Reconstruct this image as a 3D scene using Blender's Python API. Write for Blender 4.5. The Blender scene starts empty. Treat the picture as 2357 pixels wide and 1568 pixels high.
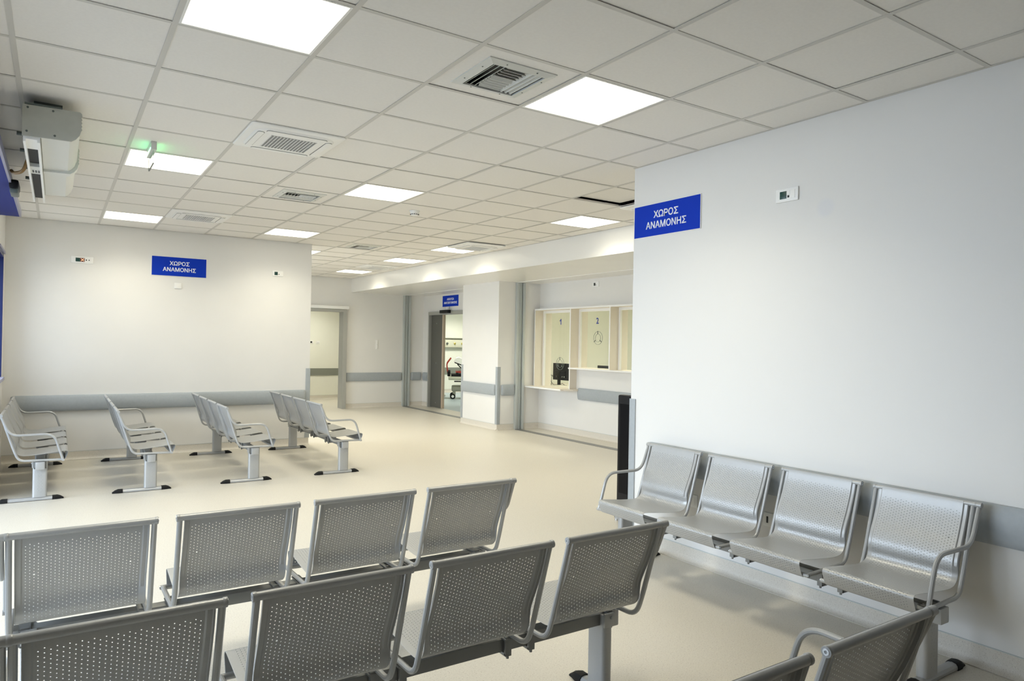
import bpy, bmesh, math, random
from mathutils import Vector, Matrix
random.seed(7)
PI = math.pi
SC = bpy.context.scene
COL = SC.collection
HC = 2.8636                      # ceiling height

# ------------------------------------------------------------------ materials
def mat(name, col, rough=.5, metal=0., spec=.5, build=None):
    m = bpy.data.materials.new(name); m.use_nodes = True
    nt = m.node_tree; b = nt.nodes['Principled BSDF']
    b.inputs['Base Color'].default_value = (*col, 1)
    b.inputs['Roughness'].default_value = rough
    b.inputs['Metallic'].default_value = metal
    b.inputs['Specular IOR Level'].default_value = spec
    if build: build(nt, b)
    return m

def mottled(c1, c2, scale, detail=2., lo=.35, hi=.65, bump=0., bscale=None):
    def f(nt, b):
        tc = nt.nodes.new('ShaderNodeTexCoord')
        n = nt.nodes.new('ShaderNodeTexNoise'); n.inputs['Scale'].default_value = scale
        n.inputs['Detail'].default_value = detail
        nt.links.new(tc.outputs['Object'], n.inputs['Vector'])
        r = nt.nodes.new('ShaderNodeValToRGB')
        r.color_ramp.elements[0].position = lo; r.color_ramp.elements[0].color = (*c1, 1)
        r.color_ramp.elements[1].position = hi; r.color_ramp.elements[1].color = (*c2, 1)
        nt.links.new(n.outputs['Fac'], r.inputs['Fac'])
        nt.links.new(r.outputs['Color'], b.inputs['Base Color'])
        if bump:
            n2 = nt.nodes.new('ShaderNodeTexNoise'); n2.inputs['Scale'].default_value = bscale or scale
            nt.links.new(tc.outputs['Object'], n2.inputs['Vector'])
            bp = nt.nodes.new('ShaderNodeBump'); bp.inputs['Strength'].default_value = bump
            bp.inputs['Distance'].default_value = .002
            nt.links.new(n2.outputs['Fac'], bp.inputs['Height'])
            nt.links.new(bp.outputs['Normal'], b.inputs['Normal'])
    return f

def speckled(base, dark, light, sc=150.):
    # sheet vinyl: a plain ground with small darker and paler chips
    def f(nt, b):
        tc = nt.nodes.new('ShaderNodeTexCoord')
        def chips(scale, lo, hi):
            n = nt.nodes.new('ShaderNodeTexNoise'); n.inputs['Scale'].default_value = scale
            n.inputs['Detail'].default_value = 1.5
            nt.links.new(tc.outputs['Object'], n.inputs['Vector'])
            mr = nt.nodes.new('ShaderNodeMapRange')
            mr.inputs['From Min'].default_value = lo; mr.inputs['From Max'].default_value = hi
            nt.links.new(n.outputs['Fac'], mr.inputs['Value'])
            return mr.outputs['Result']
        def mix(a, col, fac, amount):
            mx = nt.nodes.new('ShaderNodeMix'); mx.data_type = 'RGBA'
            mu = nt.nodes.new('ShaderNodeMath'); mu.operation = 'MULTIPLY'; mu.inputs[1].default_value = amount
            nt.links.new(fac, mu.inputs[0]); nt.links.new(mu.outputs[0], mx.inputs['Factor'])
            if a is None: mx.inputs['A'].default_value = (*base, 1)
            else: nt.links.new(a, mx.inputs['A'])
            mx.inputs['B'].default_value = (*col, 1)
            return mx.outputs['Result']
        c = mix(None, dark, chips(sc, .60, .68), .5)
        c = mix(c, light, chips(sc * .8 + 11, .60, .68), .4)
        nt.links.new(c, b.inputs['Base Color'])
    return f

def emis(name, col, strength):
    m = bpy.data.materials.new(name); m.use_nodes = True
    nt = m.node_tree; nt.nodes.clear()
    e = nt.nodes.new('ShaderNodeEmission'); o = nt.nodes.new('ShaderNodeOutputMaterial')
    e.inputs['Color'].default_value = (*col, 1); e.inputs['Strength'].default_value = strength
    nt.links.new(e.outputs[0], o.inputs['Surface'])
    return m

def glass(name, tint=(.97, .99, .98), refl=.06):
    m = bpy.data.materials.new(name); m.use_nodes = True
    nt = m.node_tree; nt.nodes.clear()
    t = nt.nodes.new('ShaderNodeBsdfTransparent'); t.inputs['Color'].default_value = (*tint, 1)
    g = nt.nodes.new('ShaderNodeBsdfGlossy'); g.inputs['Roughness'].default_value = .02
    lw = nt.nodes.new('ShaderNodeLayerWeight'); lw.inputs['Blend'].default_value = .5
    pw = nt.nodes.new('ShaderNodeMath'); pw.operation = 'POWER'; pw.inputs[1].default_value = 5.
    nt.links.new(lw.outputs['Facing'], pw.inputs[0])
    fr = nt.nodes.new('ShaderNodeMath'); fr.operation = 'MULTIPLY_ADD'; fr.inputs[1].default_value = .6; fr.inputs[2].default_value = refl * .5
    nt.links.new(pw.outputs[0], fr.inputs[0])
    mx = nt.nodes.new('ShaderNodeMixShader'); o = nt.nodes.new('ShaderNodeOutputMaterial')
    nt.links.new(fr.outputs[0], mx.inputs[0]); nt.links.new(t.outputs[0], mx.inputs[1])
    nt.links.new(g.outputs[0], mx.inputs[2]); nt.links.new(mx.outputs[0], o.inputs['Surface'])
    return m

def stained_wall(spot, rad):
    def f(nt, b):
        g = nt.nodes.new('ShaderNodeNewGeometry')
        d = nt.nodes.new('ShaderNodeVectorMath'); d.operation = 'DISTANCE'
        d.inputs[1].default_value = spot
        nt.links.new(g.outputs['Position'], d.inputs[0])
        mr = nt.nodes.new('ShaderNodeMapRange'); mr.interpolation_type = 'SMOOTHSTEP'
        mr.inputs['From Min'].default_value = rad * .6; mr.inputs['From Max'].default_value = rad * 1.25
        nt.links.new(d.outputs['Value'], mr.inputs['Value'])
        mx = nt.nodes.new('ShaderNodeMix'); mx.data_type = 'RGBA'
        mx.inputs['A'].default_value = (.73, .73, .735, 1); mx.inputs['B'].default_value = (*WALLC, 1)
        nt.links.new(mr.outputs['Result'], mx.inputs['Factor'])
        nt.links.new(mx.outputs['Result'], b.inputs['Base Color'])
    return f

WALLC = (.765, .755, .73)
M = {}
M['wall'] = mat('wall_paint', WALLC, .55, 0, .35, mottled((.76, .75, .725), (.77, .76, .735), 3.))
M['wall_stain'] = mat('wall_paint_stained', WALLC, .55, 0, .35, stained_wall((4.51, -.959, 2.321), .055))
M['dim'] = mat('grey_laminate_cladding', (.16, .155, .15), .6, 0, .3, mottled((.15, .145, .14), (.17, .165, .16), 5.))  # dark tone for the unseen wall, chosen to cut bounce onto seat backs
M['beam'] = mat('bulkhead_gloss_paint', (.82, .81, .78), .28, 0, .5, mottled((.81, .80, .77), (.825, .815, .785), 2., bump=.15, bscale=4.))
M['roomwall'] = mat('side_room_paint', (.82, .82, .74), .6, 0, .3, mottled((.815, .815, .735), (.825, .825, .745), 3.))
M['tile'] = mat('ceiling_tile', (.82, .80, .765), .85, 0, .2, mottled((.81, .79, .755), (.83, .81, .775), 60., 3., bump=.12, bscale=220.))
M['grid'] = mat('ceiling_grid_paint', (.60, .585, .55), .5, 0, .4)
M['gap'] = mat('plenum_dark', (.03, .03, .03), .9)
FB, FD, FL = (.67, .632, .55), (.36, .30, .25), (.86, .81, .73)
M['floor'] = mat('beige_vinyl', FB, .38, 0, .32, speckled(FB, FD, FL, 150.))
M['cove'] = mat('beige_vinyl_cove', FB, .42, 0, .3, speckled((.67, .632, .56), FD, FL, 210.))
M['floor_blue'] = mat('blue_grey_vinyl', (.36, .43, .46), .35, 0, .4, mottled((.34, .41, .44), (.38, .45, .48), 30.))
M['bumper'] = mat('grey_bumper_vinyl', (.37, .40, .42), .5, 0, .35, mottled((.36, .39, .41), (.38, .41, .43), 40.))
M['band'] = mat('grey_wall_band', (.22, .23, .20), .6)
M['frame'] = mat('grey_door_metal', (.38, .38, .35), .42, .15)
M['leaf'] = mat('dark_grey_laminate', (.11, .11, .095), .45)
M['edge'] = mat('tan_edging', (.58, .47, .36), .5)
M['alu'] = mat('brushed_aluminium', (.52, .555, .545), .42, .15)
M['strip'] = mat('dark_metal_strip', (.23, .23, .215), .45, .2)
M['white'] = mat('white_plastic', (.86, .86, .84), .4)
M['white_gloss'] = mat('white_gloss_laminate', (.88, .87, .84), .3)
M['cream'] = mat('cream_laminate', (.74, .68, .58), .5, 0, .3, mottled((.735, .675, .575), (.745, .685, .585), 8.))
M['metal'] = mat('silver_powder_coat', (.41, .415, .412), .36, .25, .5, mottled((.40, .405, .402), (.42, .425, .422), 300., bump=.05, bscale=900.))
M['metal_dk'] = mat('grey_powder_coat', (.24, .245, .24), .45, .35)
M['steel'] = mat('bright_steel', (.65, .67, .70), .22, .9)
M['black'] = mat('black_rubber', (.010, .010, .010), .6, 0, .2)
M['blackp'] = mat('black_plastic', (.012, .012, .013), .4, 0, .15)
M['screen'] = mat('black_glossy_screen', (.004, .004, .005), .3, 0, .12)
M['hole'] = mat('dark_socket', (.01, .01, .01), .6)
M['green'] = mat('dark_green_socket', (.006, .05, .04), .3)
M['red_s'] = mat('dark_red_socket', (.10, .01, .01), .3)
M['brass'] = mat('brass_valve', (.55, .45, .12), .35, .6)
M['blue'] = mat('blue_lacquer', (.006, .022, .24), .5, 0, .12)
M['navy'] = mat('navy_lacquer', (.004, .012, .085), .35)
M['blue_lt'] = mat('lilac_grey_aluminium', (.36, .36, .48), .4, .3)
M['sign'] = mat('blue_sign_film', (.002, .036, .46), .6, 0, .15)
M['letters'] = mat('white_letters', (.88, .90, .93), .5)
M['num'] = mat('blue_numeral', (.03, .06, .32), .5)
M['shell'] = mat('air_curtain_grey', (.48, .49, .44), .45, .2, .4, mottled((.46, .47, .42), (.50, .51, .46), 10.))
M['grille_paint'] = mat('grille_pale_grey', (.66, .67, .64), .45, 0, .4)
M['shell_w'] = mat('air_curtain_pale', (.68, .69, .66), .4, .1)
M['cable'] = mat('tan_conduit', (.22, .12, .03), .5)
M['sheet'] = mat('white_bed_sheet', (.85, .85, .80), .8, 0, .2, mottled((.82, .82, .77), (.87, .87, .82), 6., bump=.4, bscale=12.))
M['red'] = mat('red_bed_metal', (.42, .04, .025), .4)
M['bedgrey'] = mat('bed_cover_grey', (.33, .33, .27), .45)
M['bedpale'] = mat('bed_pale_panel', (.62, .62, .50), .45)
M['glass'] = glass('window_glass')
M['acryl'] = glass('exit_acrylic', (.90, .97, .92))
M['etch'] = mat('etched_ring', (.20, .25, .22), .4)
M['chipdk'] = mat('dark_fitting', (.10, .12, .11), .4)
M['grey_int'] = mat('grille_grey', (.10, .10, .098), .6)
M['mat'] = mat('dark_entrance_matting', (.06, .06, .065), .9, 0, .1, mottled((.05, .05, .055), (.075, .075, .08), 90.))  # for the added mat: soaks up daylight so the ceiling gets less bounce
M['ground'] = mat('outdoor_paving', (.17, .17, .175), .8, 0, .3, mottled((.15, .15, .155), (.19, .19, .195), 2.))
LED = (1., .935, .75)
LAMP_W, SPREAD = 11.5, 132.
M['led'] = emis('led_diffuser', LED, 4.5)
M['led_room'] = emis('led_diffuser_side_room', (1., .98, .86), 12.0)
M['green_led'] = emis('green_exit_led', (.15, 1., .35), 14.)
M['ember'] = emis('orange_indicator', (1., .62, .35), .9)

# ------------------------------------------------------------------ mesh helpers
def setp(o, label=None, cat=None, group=None, kind=None):
    if label: o['label'] = label
    if cat: o['category'] = cat
    if group: o['group'] = group
    if kind: o['kind'] = kind
    return o

def empty(name, loc, label=None, cat=None, rz=0., group=None, kind=None):
    o = bpy.data.objects.new(name, None); COL.objects.link(o)
    o.location = loc; o.rotation_euler = (0, 0, rz); o.empty_display_size = .1
    return setp(o, label, cat, group, kind)

class MB:
    def __init__(s): s.v = []; s.f = []; s.mi = []; s.cur = 0
    def add(s, vs, fs, mi=None):
        n = len(s.v); s.v += [tuple(v) for v in vs]; s.f += [tuple(n + i for i in f) for f in fs]
        s.mi += [s.cur if mi is None else mi] * len(fs); return s
    def box(s, a, b, bev=0., mi=None):
        x0, x1 = sorted((a[0], b[0])); y0, y1 = sorted((a[1], b[1])); z0, z1 = sorted((a[2], b[2]))
        if bev <= 0:
            vs = [(x0, y0, z0), (x1, y0, z0), (x1, y1, z0), (x0, y1, z0), (x0, y0, z1), (x1, y0, z1), (x1, y1, z1), (x0, y1, z1)]
            return s.add(vs, [(0, 3, 2, 1), (4, 5, 6, 7), (0, 1, 5, 4), (1, 2, 6, 5), (2, 3, 7, 6), (3, 0, 4, 7)], mi)
        bm = bmesh.new(); bmesh.ops.create_cube(bm, size=1.)
        for v in bm.verts:
            v.co = Vector(((x0 + x1) / 2 + v.co.x * (x1 - x0), (y0 + y1) / 2 + v.co.y * (y1 - y0), (z0 + z1) / 2 + v.co.z * (z1 - z0)))
        bmesh.ops.bevel(bm, geom=list(bm.edges), offset=min(bev, .49 * min(x1 - x0, y1 - y0, z1 - z0)), segments=2, profile=.6, affect='EDGES', clamp_overlap=True)
        return s.bm(bm, mi)
    def bm(s, bm, mi=None):
        bm.verts.index_update()
        s.add([v.co[:] for v in bm.verts], [[v.index for v in f.verts] for f in bm.faces], mi); bm.free(); return s
    def prism(s, poly, ax, a, b, mi=None, caps=True):
        """poly: 2-D outline in the two other axes (ccw order free), extruded along ax from a to b"""
        n = len(poly)
        def P(p, t):
            q = [0, 0, 0]; o = [i for i in range(3) if i != ax]
            q[o[0]], q[o[1]] = p; q[ax] = t; return q
        vs = [P(p, a) for p in poly] + [P(p, b) for p in poly]
        fs = [(i, (i + 1) % n, n + (i + 1) % n, n + i) for i in range(n)]
        if caps: fs += [tuple(range(n))[::-1], tuple(range(n, 2 * n))]
        return s.add(vs, fs, mi)
    def tube(s, pts, r, seg=10, caps=True, mi=None, flat=None):
        pts = [Vector(p) for p in pts]; n = len(pts); vs = []; fs = []
        tang = []
        for i in range(n):
            t = (pts[min(i + 1, n - 1)] - pts[max(i - 1, 0)]).normalized(); tang.append(t)
        up = Vector((0, 0, 1)) if abs(tang[0].z) < .9 else Vector((1, 0, 0))
        u = tang[0].cross(up).normalized()
        for i in range(n):
            t = tang[i]; u = (u - t * u.dot(t)).normalized(); w = t.cross(u)
            for k in range(seg):
                a = 2 * PI * k / seg
                vs.append(pts[i] + (u * math.cos(a) + w * math.sin(a)) * r)
        for i in range(n - 1):
            for k in range(seg):
                fs.append((i * seg + k, i * seg + (k + 1) % seg, (i + 1) * seg + (k + 1) % seg, (i + 1) * seg + k))
        if caps: fs += [tuple(range(seg))[::-1], tuple((n - 1) * seg + k for k in range(seg))]
        return s.add(vs, fs, mi)
    def lathe(s, prof, c, ax=2, seg=24, mi=None, flip=False):
        """prof: (radius, height) pairs; axis ax through c"""
        vs = []; fs = []; n = len(prof); o = [i for i in range(3) if i != ax]
        for (r, h) in prof:
            for k in range(seg):
                a = 2 * PI * k / seg; q = [0, 0, 0]
                q[o[0]] = c[o[0]] + r * math.cos(a); q[o[1]] = c[o[1]] + r * math.sin(a); q[ax] = c[ax] + h
                vs.append(q)
        for i in range(n - 1):
            for k in range(seg):
                fs.append((i * seg + k, i * seg + (k + 1) % seg, (i + 1) * seg + (k + 1) % seg, (i + 1) * seg + k))
        fs += [tuple(range(seg))[::-1], tuple((n - 1) * seg + k for k in range(seg))]
        return s.add(vs, fs, mi)
    def build(s, name, m, parent=None, loc=None, smooth=35., label=None, cat=None, group=None, kind=None, fixn=True):
        me = mesh_of(name, s, m, smooth, fixn)
        return link(name, me, parent, loc, label, cat, group, kind)

def mesh_of(name, mb, m, smooth=35., fixn=True):
    me = bpy.data.meshes.new(name); me.from_pydata(mb.v, [], mb.f)
    for x in (m if isinstance(m, (list, tuple)) else [m]): me.materials.append(x if not isinstance(x, str) else M[x])
    if any(mb.mi): me.polygons.foreach_set('material_index', mb.mi)
    if fixn:
        bm = bmesh.new(); bm.from_mesh(me); bmesh.ops.recalc_face_normals(bm, faces=bm.faces); bm.to_mesh(me); bm.free()
    if smooth:
        me.polygons.foreach_set('use_smooth', [True] * len(me.polygons)); me.set_sharp_from_angle(angle=math.radians(smooth))
    me.update(); return me

def link(name, me, parent=None, loc=None, label=None, cat=None, group=None, kind=None):
    o = bpy.data.objects.new(name, me); COL.objects.link(o)
    if parent is not None: o.parent = parent
    if loc is not None: o.location = loc
    return setp(o, label, cat, group, kind)

def kids(o): return [c for c in list(COL.objects) if c.parent == o]
def copy_tree(o, parent=None):
    c = o.copy(); COL.objects.link(c); c.parent = parent
    for ch in kids(o): copy_tree(ch, c)
    return c

def arc(pts, rad, n=6):
    """polyline with rounded inner corners (any dimension)"""
    pts = [Vector(p) for p in pts]; out = [pts[0]]
    for i in range(1, len(pts) - 1):
        p, a, b = pts[i], (pts[i - 1] - pts[i]), (pts[i + 1] - pts[i])
        r = rad[i - 1] if isinstance(rad, (list, tuple)) else rad
        d = min(r, .48 * a.length, .48 * b.length)
        A, B = p + a.normalized() * d, p + b.normalized() * d
        for k in range(n + 1):
            t = k / n; out.append(A * (1 - t) ** 2 + p * 2 * t * (1 - t) + B * t ** 2)
    return out + [pts[-1]]

def text_mesh(body, size, width=None, bold=0., extr=.0015, lead=1., res=4):
    c = bpy.data.curves.new('letters', 'FONT'); c.body = body; c.size = size; c.align_x = 'CENTER'; c.align_y = 'CENTER'
    c.bevel_depth = bold * size; c.bevel_resolution = 0; c.extrude = .0005; c.space_line = lead; c.resolution_u = res
    o = bpy.data.objects.new('letters', c); COL.objects.link(o)
    dg = bpy.context.evaluated_depsgraph_get(); dg.update()
    me = bpy.data.meshes.new_from_object(o.evaluated_get(dg))
    bpy.data.objects.remove(o); bpy.data.curves.remove(c)
    xs = [v.co.x for v in me.vertices]; ys = [v.co.y for v in me.vertices]
    cx, cy, w = (min(xs) + max(xs)) / 2, (min(ys) + max(ys)) / 2, max(xs) - min(xs)
    sx = width / w if width else 1.
    for v in me.vertices: v.co.x = (v.co.x - cx) * sx; v.co.y -= cy
    return me

def face_matrix(p, n):
    """local x = reading direction, y = up, z = out of the wall; n: 'x-' or 'y-'"""
    if n == 'x-': R_ = Matrix(((0, 0, -1), (-1, 0, 0), (0, 1, 0)))
    else: R_ = Matrix(((1, 0, 0), (0, 0, -1), (0, 1, 0)))
    return Matrix.Translation(p) @ R_.to_4x4()

# ------------------------------------------------------------------ setting
def structure(name, mb, m, parent=None, **k): return mb.build(name, m, parent, kind=None if parent else 'structure', smooth=k.pop('smooth', 0), **k)

YF, YB, XR, XW, XB, XL = 11.45, 6.56, 4.51, 8.0, 6.23, .28   # far wall, back wall, side wall, counter wall, bulkhead, glazed wall
structure('floor', MB().box((-2.0, -4.0, -.1), (8.1, 15.0, 0)), 'floor')
structure('floor_treatment_room', MB().box((8.1, 8.0, -.1), (12.6, 15.1, 0)), 'floor_blue')
structure('floor_reception', MB().box((8.1, .5, -.1), (11.1, 8.0, 0)), 'floor')
structure('floor_mat', MB().box((-1.9, -1.3, 0), (.10, 4.35, .012)), 'mat')  # unseen mat, added to keep daylight from bouncing up to the ceiling
structure('ground', MB().box((-14, -12, -.2), (-2.0, 18, -.02)), 'ground')

# ceiling cells
LIGHTS = [(2, -1), (5, -1), (2, 4), (5, 4), (2, 9), (5, 9), (9, 4), (9, 9), (9, 12), (9, 16), (6, 12), (2, 12), (2, 16)]  # last two panels are unseen, added to brighten the far end
CASS = [(3, 2), (3, 8), (9, 2), (9, 8), (9, 14)]
DIFF = [(4, -1), (4, 5), (7, 10)]
LIFT = (8, 2)
tl, gr = MB(), MB()
for a in range(0, 11):
    for b in range(-8, 20):
        x0, x1, y0, y1 = a * .6 + .005, a * .6 + .595, b * .6 + .005, b * .6 + .595
        x0 = max(x0, XL + .002); x1 = min(x1, XB); y0 = max(y0, -3.8); y1 = min(y1, YF)
        if b <= 0 and b * .6 >= -3.8 - .6 and b * .6 + .3 < .64: x1 = min(x1, XR)
        if x1 - x0 < .02 or y1 - y0 < .02: continue
        if (a, b) in LIGHTS or (a, b) in CASS: continue
        z = HC + .0035 + random.uniform(-.0015, .0015)
        if (a, b) == LIFT: z = HC + .034
        if (a, b) in DIFF:
            cx, cy, h = a * .6 + .3, b * .6 + .3, .188
            for A, B in (((x0, y0), (x1, cy - h)), ((x0, cy + h), (x1, y1)), ((x0, cy - h), (cx - h, cy + h)), ((cx + h, cy - h), (x1, cy + h))):
                tl.box((*A, HC + .006), (*B, HC + .02))
        else:
            t = random.uniform(-.001, .001)
            tl.add([(x0, y0, z), (x1, y0, z + t), (x1, y1, z), (x0, y1, z - t), (x0, y0, z + .015), (x1, y0, z + .015), (x1, y1, z + .015), (x0, y1, z + .015)],
                   [(0, 3, 2, 1), (4, 5, 6, 7), (0, 1, 5, 4), (1, 2, 6, 5), (2, 3, 7, 6), (3, 0, 4, 7)])
ceil = structure('ceiling', tl, 'tile')
h = .012
for a in range(1, 11):
    y0 = -3.8
    if a * .6 > XR: y0 = .64
    gr.box((a * .6 - h, y0, HC), (a * .6 + h, YF, HC + .0022))
for b in range(-7, 20):
    y = b * .6; xe = XR if y < .64 else XB
    segs = [(XL, xe)]
    for a in range(0, 11): pass
    gr.box((XL, y - h, HC + .0002), (xe, y + h, HC + .0024))
gr.box((XR - .02, -3.8, HC), (XR, .64, HC + .0022)); gr.box((XL, YB - .02, HC), (3.83, YB, HC + .0022))
gr.box((XB - .02, .64, HC), (XB, YF, HC + .0022)); gr.box((3.83, YF - .02, HC), (XB, YF, HC + .0022))
structure('ceiling_grid', gr, 'grid', ceil)
structure('ceiling_slab', MB().box((.0, -5, 3.2), (12.7, 15.2, 3.3)), 'gap')

# walls
def wall(name, boxes, m='wall'):
    mb = MB()
    for a, b in boxes: mb.box(a, b)
    return structure(name, mb, m)
T = 3.2
wall('wall_back', [((XL, YB, 0), (3.83, YB + .15, T))])
wall('wall_right', [((XR, -3.8, 0), (XR + .15, .64, T)), ((XR + .15, .49, 0), (11, .64, T))], 'wall_stain')
wall('wall_behind', [((.1, -3.95, 0), (XR + .15, -3.8, T))], 'dim')  # unseen wall, set close and dark to hold back bounced light
wall('wall_far', [((XL, YF, 0), (5.0, YF + .15, T)), ((6.04, YF, 0), (8.1, YF + .15, T)), ((5.0, YF, 2.16), (6.04, YF + .15, T))])
wall('wall_corridor', [((.13, YB + .15, 0), (XL, 6.95, T)), ((.13, 9.4, 0), (XL, YF + .15, T)), ((.13, 6.95, 2.5), (XL, 9.4, T)), ((.13, 6.95, 0), (XL, 9.4, .25))])
wall('wall_column', [((7.13, 6.75, 0), (8.1, 8.01, 2.6))])
wall('wall_treatment_room', [((XW, 8.01, 0), (8.1, 9.3, T)), ((XW, 11.10, 0), (8.1, YF, T)), ((XW, 9.3, 2.16), (8.1, 11.10, T))])
# counter wall with three openings: fins at y = 6.70, 5.70, 4.72, 3.74
wall('wall_reception', [((XW, .64, 0), (8.1, 6.75, .74)), ((XW, .64, 2.10), (8.1, 6.75, T)), ((XW, .64, .74), (8.1, 3.74, 2.10)),
                        ((XW, 3.74, .74), (8.1, 5.68, 1.10)), ((XW, 6.69, .74), (8.1, 6.75, 2.1))])
structure('ceiling_bulkhead', MB().box((XB, .64, 2.565), (8.1, YF, 3.2)), 'beam')
structure('trim_1', MB().box((7.49, .64, 2.558), (7.52, 6.75, 2.566)).box((7.49, 8.01, 2.558), (7.52, YF, 2.566)), 'white')
# glazed wall on the daylight side
wall('wall_left', [((.13, -3.8, 0), (XL, -1.4, T)), ((.13, -1.4, 2.56), (XL, 5.5, T)), ((.13, 5.5, 2.5), (XL, YB + .15, T)), ((.13, 4.4, 0), (XL, 5.5, 2.56)),
                   ((-.12, 5.5, 0), (XL, 6.31, 1.02)), ((-.12, 5.5, 2.40), (XL, 6.31, 2.5)), ((-.12, 6.31, 0), (XL, YB + .15, 2.5)), ((-.12, 5.3, 0), (.13, 5.5, 2.5))])
def framed(name, y0, y1, z0, z1, nm, m='navy', x=.255, bars=1, w=.06):
    mb = MB(); mb.box((x - .03, y0, z0), (x + .035, y0 + w, z1)); mb.box((x - .03, y1 - w, z0), (x + .035, y1, z1))
    mb.box((x - .03, y0, z1 - w), (x + .035, y1, z1)); mb.box((x - .03, y0, z0), (x + .035, y1, z0 + w))
    for k in range(1, bars + 1):
        y = y0 + (y1 - y0) * k / (bars + 1); mb.box((x - .03, y - w / 2, z0), (x + .035, y + w / 2, z1))
    f = structure(name, mb, m)
    g = MB().box((x - .004, y0 + .01, z0 + .01), (x + .004, y1 - .01, z1 - .01)).build('pane', 'glass', f, smooth=0)
    return f
w1 = framed('window_1', 5.5, 6.31, 1.02, 2.40, 0, bars=0, x=.0)
MB().box((.28, 5.5, .985), (.31, 6.33, 1.02)).box((.28, 5.48, 2.40), (.30, 6.33, 2.425)).build('sill', 'blue_lt', w1, smooth=0)
MB().box((-.03, 6.265, 1.02), (.284, 6.31, 2.40)).box((-.03, 5.5, 2.36), (.284, 6.265, 2.40)).build('jamb_lining', 'navy', w1, smooth=0)
framed('door_2', -1.4, 4.4, 0.0, 2.56, 0, x=-1.95, bars=4)
framed('window_6', 6.95, 9.4, .25, 2.5, 0, bars=2)
wall('wall_vestibule', [((-2.0, -1.55, 0), (.13, -1.4, T)), ((-2.0, 4.4, 0), (.13, 4.55, T))])  # unseen side walls, added to narrow the daylight and spare the near floor
structure('ceiling_vestibule', MB().box((-2.0, -1.4, 2.56), (.13, 4.4, 2.62)), 'white')  # unseen lid of the added vestibule, keeps the daylight low
hd = MB().box((XL, .6, 2.60), (.485, 4.62, 2.655)).build('entrance_canopy', 'blue', None, smooth=0, label='blue panel canopy over the glazed entrance beside the air curtain', cat='canopy')
MB().box((.485, .6, 2.598), (.50, 4.62, 2.657)).build('edge_strip', 'blue_lt', hd, smooth=0, label='lilac grey metal edge strip')

# side rooms
wall('wall_partition', [((8.1, 7.9, 0), (12.6, 8.01, T))], 'roomwall')
wall('wall_treatment_back', [((8.1, 15.0, 0), (12.6, 15.1, T)), ((12.5, 8.0, 0), (12.6, 15.0, T)), ((8.0, YF + .15, 0), (8.1, 15.1, T))], 'roomwall')
wall('wall_reception_back', [((10.9, .64, 0), (11, 7.9, T))], 'roomwall')
wall('wall_far_room', [((2.9, 14.0, 0), (8.0, 14.1, T)), ((2.8, YF + .15, 0), (2.9, 14.1, T))], 'roomwall')
structure('ceiling_side_rooms', MB().box((8.1, .64, 2.7), (11, 7.9, 2.75)).box((8.1, 8.01, 2.7), (12.6, 15, 2.75)).box((2.9, YF + .15, 2.7), (8.0, 14, 2.75)), 'roomwall')

# baseboards: coved vinyl skirting
def cove_profile():
    p = [(0, .1), (.004, .1), (.004, .04)]
    for k in range(1, 6):
        a = k / 5 * PI / 2; p.append((.004 + .036 - .036 * math.cos(a), .04 - .036 * math.sin(a) ))
    return p + [(.04, .001), (0, .001)]
def run(profile, p0, p1, n):
    """sweep (out, z) profile along a straight run p0->p1 (xy) with outward normal n (xy)"""
    mb = MB(); k = len(profile)
    vs = [(p[0] + n[0] * d, p[1] + n[1] * d, z) for p in (p0, p1) for d, z in profile]
    mb.add(vs, [(i, (i + 1) % k, k + (i + 1) % k, k + i) for i in range(k)] + [tuple(range(k)), tuple(range(k, 2 * k))])
    return mb
CP = cove_profile()
def cove(name, runs):
    mb = MB()
    for r in runs:
        q = run(CP, *r); mb.add(q.v, q.f)
        (a, b, n) = r
        # thin dark line at the top edge of the vinyl
        mb.box((min(a[0], b[0]) + min(0, n[0] * .005), min(a[1], b[1]) + min(0, n[1] * .005), .1), (max(a[0], b[0]) + max(0, n[0] * .005), max(a[1], b[1]) + max(0, n[1] * .005), .104), mi=1)
    return structure(name, mb, ['cove', 'alu'], smooth=40)
cove('baseboard_back', [((XL, YB), (3.83, YB), (0, -1)), ])
cove('baseboard_right', [((XR, -3.8), (XR, .64), (-1, 0))])
cove('baseboard_far', [((6.12, YF), (7.48, YF), (0, -1)), ((7.66, YF), (8.0, YF), (0, -1))])
cove('baseboard_column', [((7.13, 6.75), (7.13, 8.01), (-1, 0)), ((7.13, 6.75), (7.5, 6.75), (0, -1)), ((7.68, 6.75), (8.0, 6.75), (0, -1))])
cove('baseboard_reception', [((8.0, .64), (8.0, 6.75), (-1, 0))])
cove('baseboard_far_room', [((2.9, 14.0), (8.0, 14.0), (0, -1))])
cove('baseboard_left', [((XL, 4.4), (XL, YB), (1, 0))])
cove('baseboard_treatment', [((8.0, 11.10), (8.0, YF), (-1, 0)), ((8.1, 15.0), (12.5, 15.0), (0, -1))])
structure('trim_2', MB().box((2.9, 13.985, .60), (8.0, 14.0, .78)), 'band')
structure('trim_3', MB().box((8.1, 14.985, .54), (12.5, 15.0, .745)), 'band')

# door 1: far doorway frame with a sliding-track cover above
d1 = structure('door_1', MB().box((4.93, 11.35, 0), (5.0, 11.62, 2.16), .004).box((6.02, 11.35, 0), (6.11, 11.62, 2.16), .004).box((4.93, 11.352, 2.115), (6.105, 11.60, 2.175), .004), 'frame')
MB().box((4.3, 11.33, 2.178), (6.14, 11.45, 2.245), .006).build('track_cover', 'white', d1, label='white track cover')
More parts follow.
